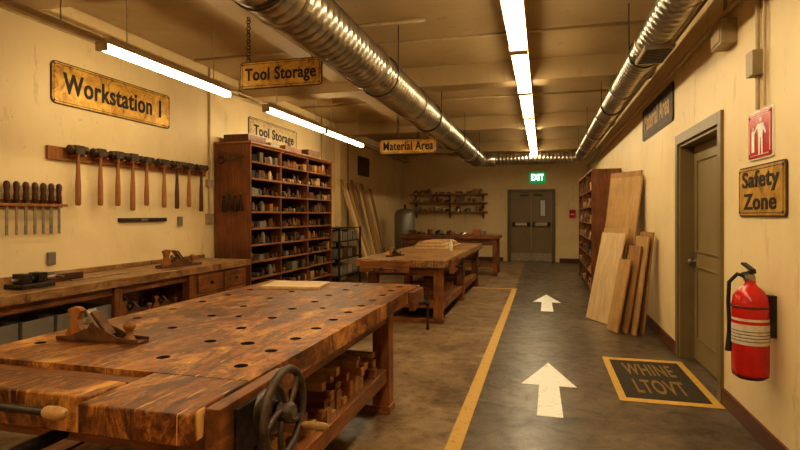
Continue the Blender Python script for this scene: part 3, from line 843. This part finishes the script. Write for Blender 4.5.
for k in range(4):
    y = 2.95+.31*k
    b.box(-4.3, -3.93, y, y+.28, .481, .50, M_plast)
    b.box(-4.3, -4.285, y, y+.28, .50, .66, M_plast); b.box(-3.945, -3.93, y, y+.28, .50, .66, M_plast)
    b.box(-4.285, -3.945, y, y+.012, .50, .66, M_plast); b.box(-4.285, -3.945, y+.268, y+.28, .50, .66, M_plast)
    b.box(-4.2, -4.0, y+.05, y+.2, .50, .62, M_iron)
b.done()
b = MB('bench_vise', 0.006)
b.box(-4.2, -4.0, 3.32, 3.62, ZL+.001, ZL+.04, M_iron); b.box(-4.16, -4.04, 3.36, 3.44, ZL+.04, ZL+.12, M_iron); b.box(-4.16, -4.04, 3.5, 3.58, ZL+.04, ZL+.12, M_iron)
b.cyl((-4.1, 3.3, ZL+.07), (-4.1, 3.7, ZL+.07), .016, M_steel); b.cyl((-4.2, 3.7, ZL+.07), (-4.0, 3.7, ZL+.07), .008, M_steel)
b.done()
b = MB('steel_rule', 0.001); b.box(-4.15, -4.12, 3.9, 4.6, ZL+.001, ZL+.012, M_steel); b.done()
b = MB('toolbox', 0.006); b.box(-4.45, -4.2, 3.75, 4.1, ZL+.001, ZL+.07, W_handd); b.done()

# hammer rack + hammers
b = MB('hammer_rack', 0.003)
b.box(XL, XL+.03, 4.05, 6.52, 2.04, 2.17, W_hand)
hy = [4.34, 4.62, 4.86, 5.08, 5.30, 5.60, 5.84, 6.08, 6.34]
for y in hy:
    for s in (-.04, .04): b.cyl((XL+.03, y+s, 2.085), (XL+.14, y+s, 2.10), .010, W_hand, seg=8)
b.done()
for i, y in enumerate(hy):
    b = MB('hammer', 0.004); x = XL+.085; zt = 2.112
    hl = R.uniform(.10, .125); hh = .085 if i < 4 else .07
    b.box(x-.034, x+.034, y-hl*.5, y+hl*.5, zt, zt+hh, M_iron2)
    b.lathe((x, y-hl*.5, zt+hh/2), (0, -1, 0), [(0, .026), (.015, .026), (.02, .040), (.05, .040), (.055, .034)], M_iron2, 14)
    if i % 2: b.prism([(0, -.034), (0, .034), (.07, .006), (.07, -.006)], Matrix.Translation((x-.02, y+hl*.5, zt+hh/2)) @ Matrix.Rotation(math.pi/2, 4, 'Z') @ Matrix.Translation((0, -.04, 0)), .04, M_iron2)
    else: b.lathe((x, y+hl*.5, zt+hh/2), (0, 1, 0), [(0, .026), (.015, .026), (.02, .040), (.05, .040)], M_iron2, 14)
    L = R.uniform(.54, .62)
    b.lathe((x, y, zt+hh+.004), (0, 0, -1), [(0, .016), (.12, .017), (.26, .020), (.4, .027), (L, .028), (L+.03, .026), (L+.036, .014)], W_hand if i < 5 or i % 2 else W_handd, 12)
    b.done()
b = MB('chisel_rack', 0.002)
cy = [3.53, 3.63, 3.72, 3.81, 3.90, 3.985, 4.07, 4.155]
b.box(XL, XL+.02, 3.3, 4.22, 1.57, 1.64, W_hand); b.box(XL+.02, XL+.035, 3.3, 3.34, 1.58, 1.61, W_hand)
for k in range(len(cy)): b.box(XL+.02, XL+.075, cy[k]-.052, cy[k]-.032, 1.585, 1.60, W_hand)
b.box(XL+.075, XL+.087, 3.3, 4.22, 1.58, 1.605, W_hand)
b.done()
for y in cy:
    b = MB('chisel'); x = XL+.048; w = R.uniform(.010, .016)
    b.lathe((x, y, 1.608), (0, 0, 1), [(0, .014), (.02, .024), (.06, .026), (.10, .021), (.15, .027), (.18, .025), (.195, .012)], W_handd, 12)
    b.box(x-.004, x+.004, y-w, y+w, 1.32, 1.608, M_steel)
    b.done()
b = MB('spirit_level', 0.003); b.box(XL, XL+.03, 4.95, 5.72, 1.42, 1.465, M_iron); b.box(XL+.03, XL+.032, 5.28, 5.38, 1.43, 1.455, M_steel); b.done()

# ------------------------------------------------------------------ right side
b = MB('material_shelf', 0.003)
x0, x1, y0, y1, h = .86, XR-.02, 10.4, 14.0, 2.35
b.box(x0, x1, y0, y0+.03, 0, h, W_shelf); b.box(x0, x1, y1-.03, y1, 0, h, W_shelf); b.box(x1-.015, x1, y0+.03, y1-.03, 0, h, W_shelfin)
for y in (11.6, 12.8): b.box(x0, x1-.015, y-.012, y+.012, .1, h-.03, W_shelf)
rz = [.1+.31*k for k in range(7)]
for z in rz+[h-.02]: b.box(x0, x1-.015, y0+.03, y1-.03, z-.012, z+.012, W_shelfy)
b.done()
b = MB('stored_materials')
for z in rz:
    for (p, q) in ((10.45, 11.56), (11.64, 12.76), (12.84, 13.95)): clutter_y(b, x0, x1-.1, p, q, z+.013, .24, tool_m+[W_blk, W_ply, M_card], R, -1, (.08, .3))
b.done()
def sheet(nm, A, B, D, t, mat):
    A = Vector((*A, .002)); B = Vector((*B, .002)); D = Vector(D)
    n = (B-A).cross(D).normalized()
    if n.x < 0: n = -n
    if n.z < 0: A = A-Vector((0, 0, n.z*t)); B = B-Vector((0, 0, n.z*t))
    b = MB(nm, 0.002)
    vs = [A, B, B+D, A+D, A+n*t, B+n*t, B+D+n*t, A+D+n*t]
    b.add(vs, [(0, 1, 2, 3), (7, 6, 5, 4), (0, 4, 5, 1), (1, 5, 6, 2), (2, 6, 7, 3), (3, 7, 4, 0)], mat); b.done()
sheet('plywood_sheet', (.60, 8.22), (.85, 7.74), (.24, .10, 1.24), .02, W_pale)
sheet('plywood_sheet', (.66, 8.36), (.93, 7.84), (.22, .11, 1.30), .02, W_ply)
sheet('plywood_sheet', (.74, 8.62), (1.08, 8.02), (.27, .10, 2.05), .02, W_ply)
sheet('plywood_sheet', (.80, 8.78), (1.14, 8.16), (.22, .10, 2.14), .02, W_ply2)
sheet('plywood_sheet', (.82, 8.95), (1.13, 8.40), (.22, .10, 1.85), .02, W_ply2)
sheet('plywood_sheet', (.80, 7.44), (.90, 7.22), (.17, .08, .92), .025, W_ply)
sheet('plywood_sheet', (.91, 7.45), (1.01, 7.20), (.18, .08, 1.10), .025, W_ply2)
sheet('plywood_sheet', (1.00, 7.42), (1.10, 7.14), (.17, .08, 1.22), .025, W_ply)
sheet('plywood_sheet', (1.09, 7.45), (1.19, 7.16), (.13, .08, 1.28), .025, W_ply2)

# ------------------------------------------------------------------ world, camera
w = bpy.data.worlds.new('World'); scene.world = w; w.use_nodes = True
w.node_tree.nodes['Background'].inputs[0].default_value = (0.9, 0.65, 0.38, 1)
w.node_tree.nodes['Background'].inputs[1].default_value = 0.3
cam = bpy.data.cameras.new('camera'); co = bpy.data.objects.new('camera', cam); col.objects.link(co)
co.location = (0, 0, 1.5); co.rotation_euler = (math.pi/2, 0, math.radians(15.02))
cam.lens = 24; cam.sensor_width = 36; cam.shift_y = -0.0125; cam.clip_start = 0.05
scene.camera = co
scene.view_settings.view_transform = 'Standard'
scene.view_settings.exposure = -0.12
try:
    scene.view_settings.look = 'Medium High Contrast'
except Exception as e:
    print('look not available', e)
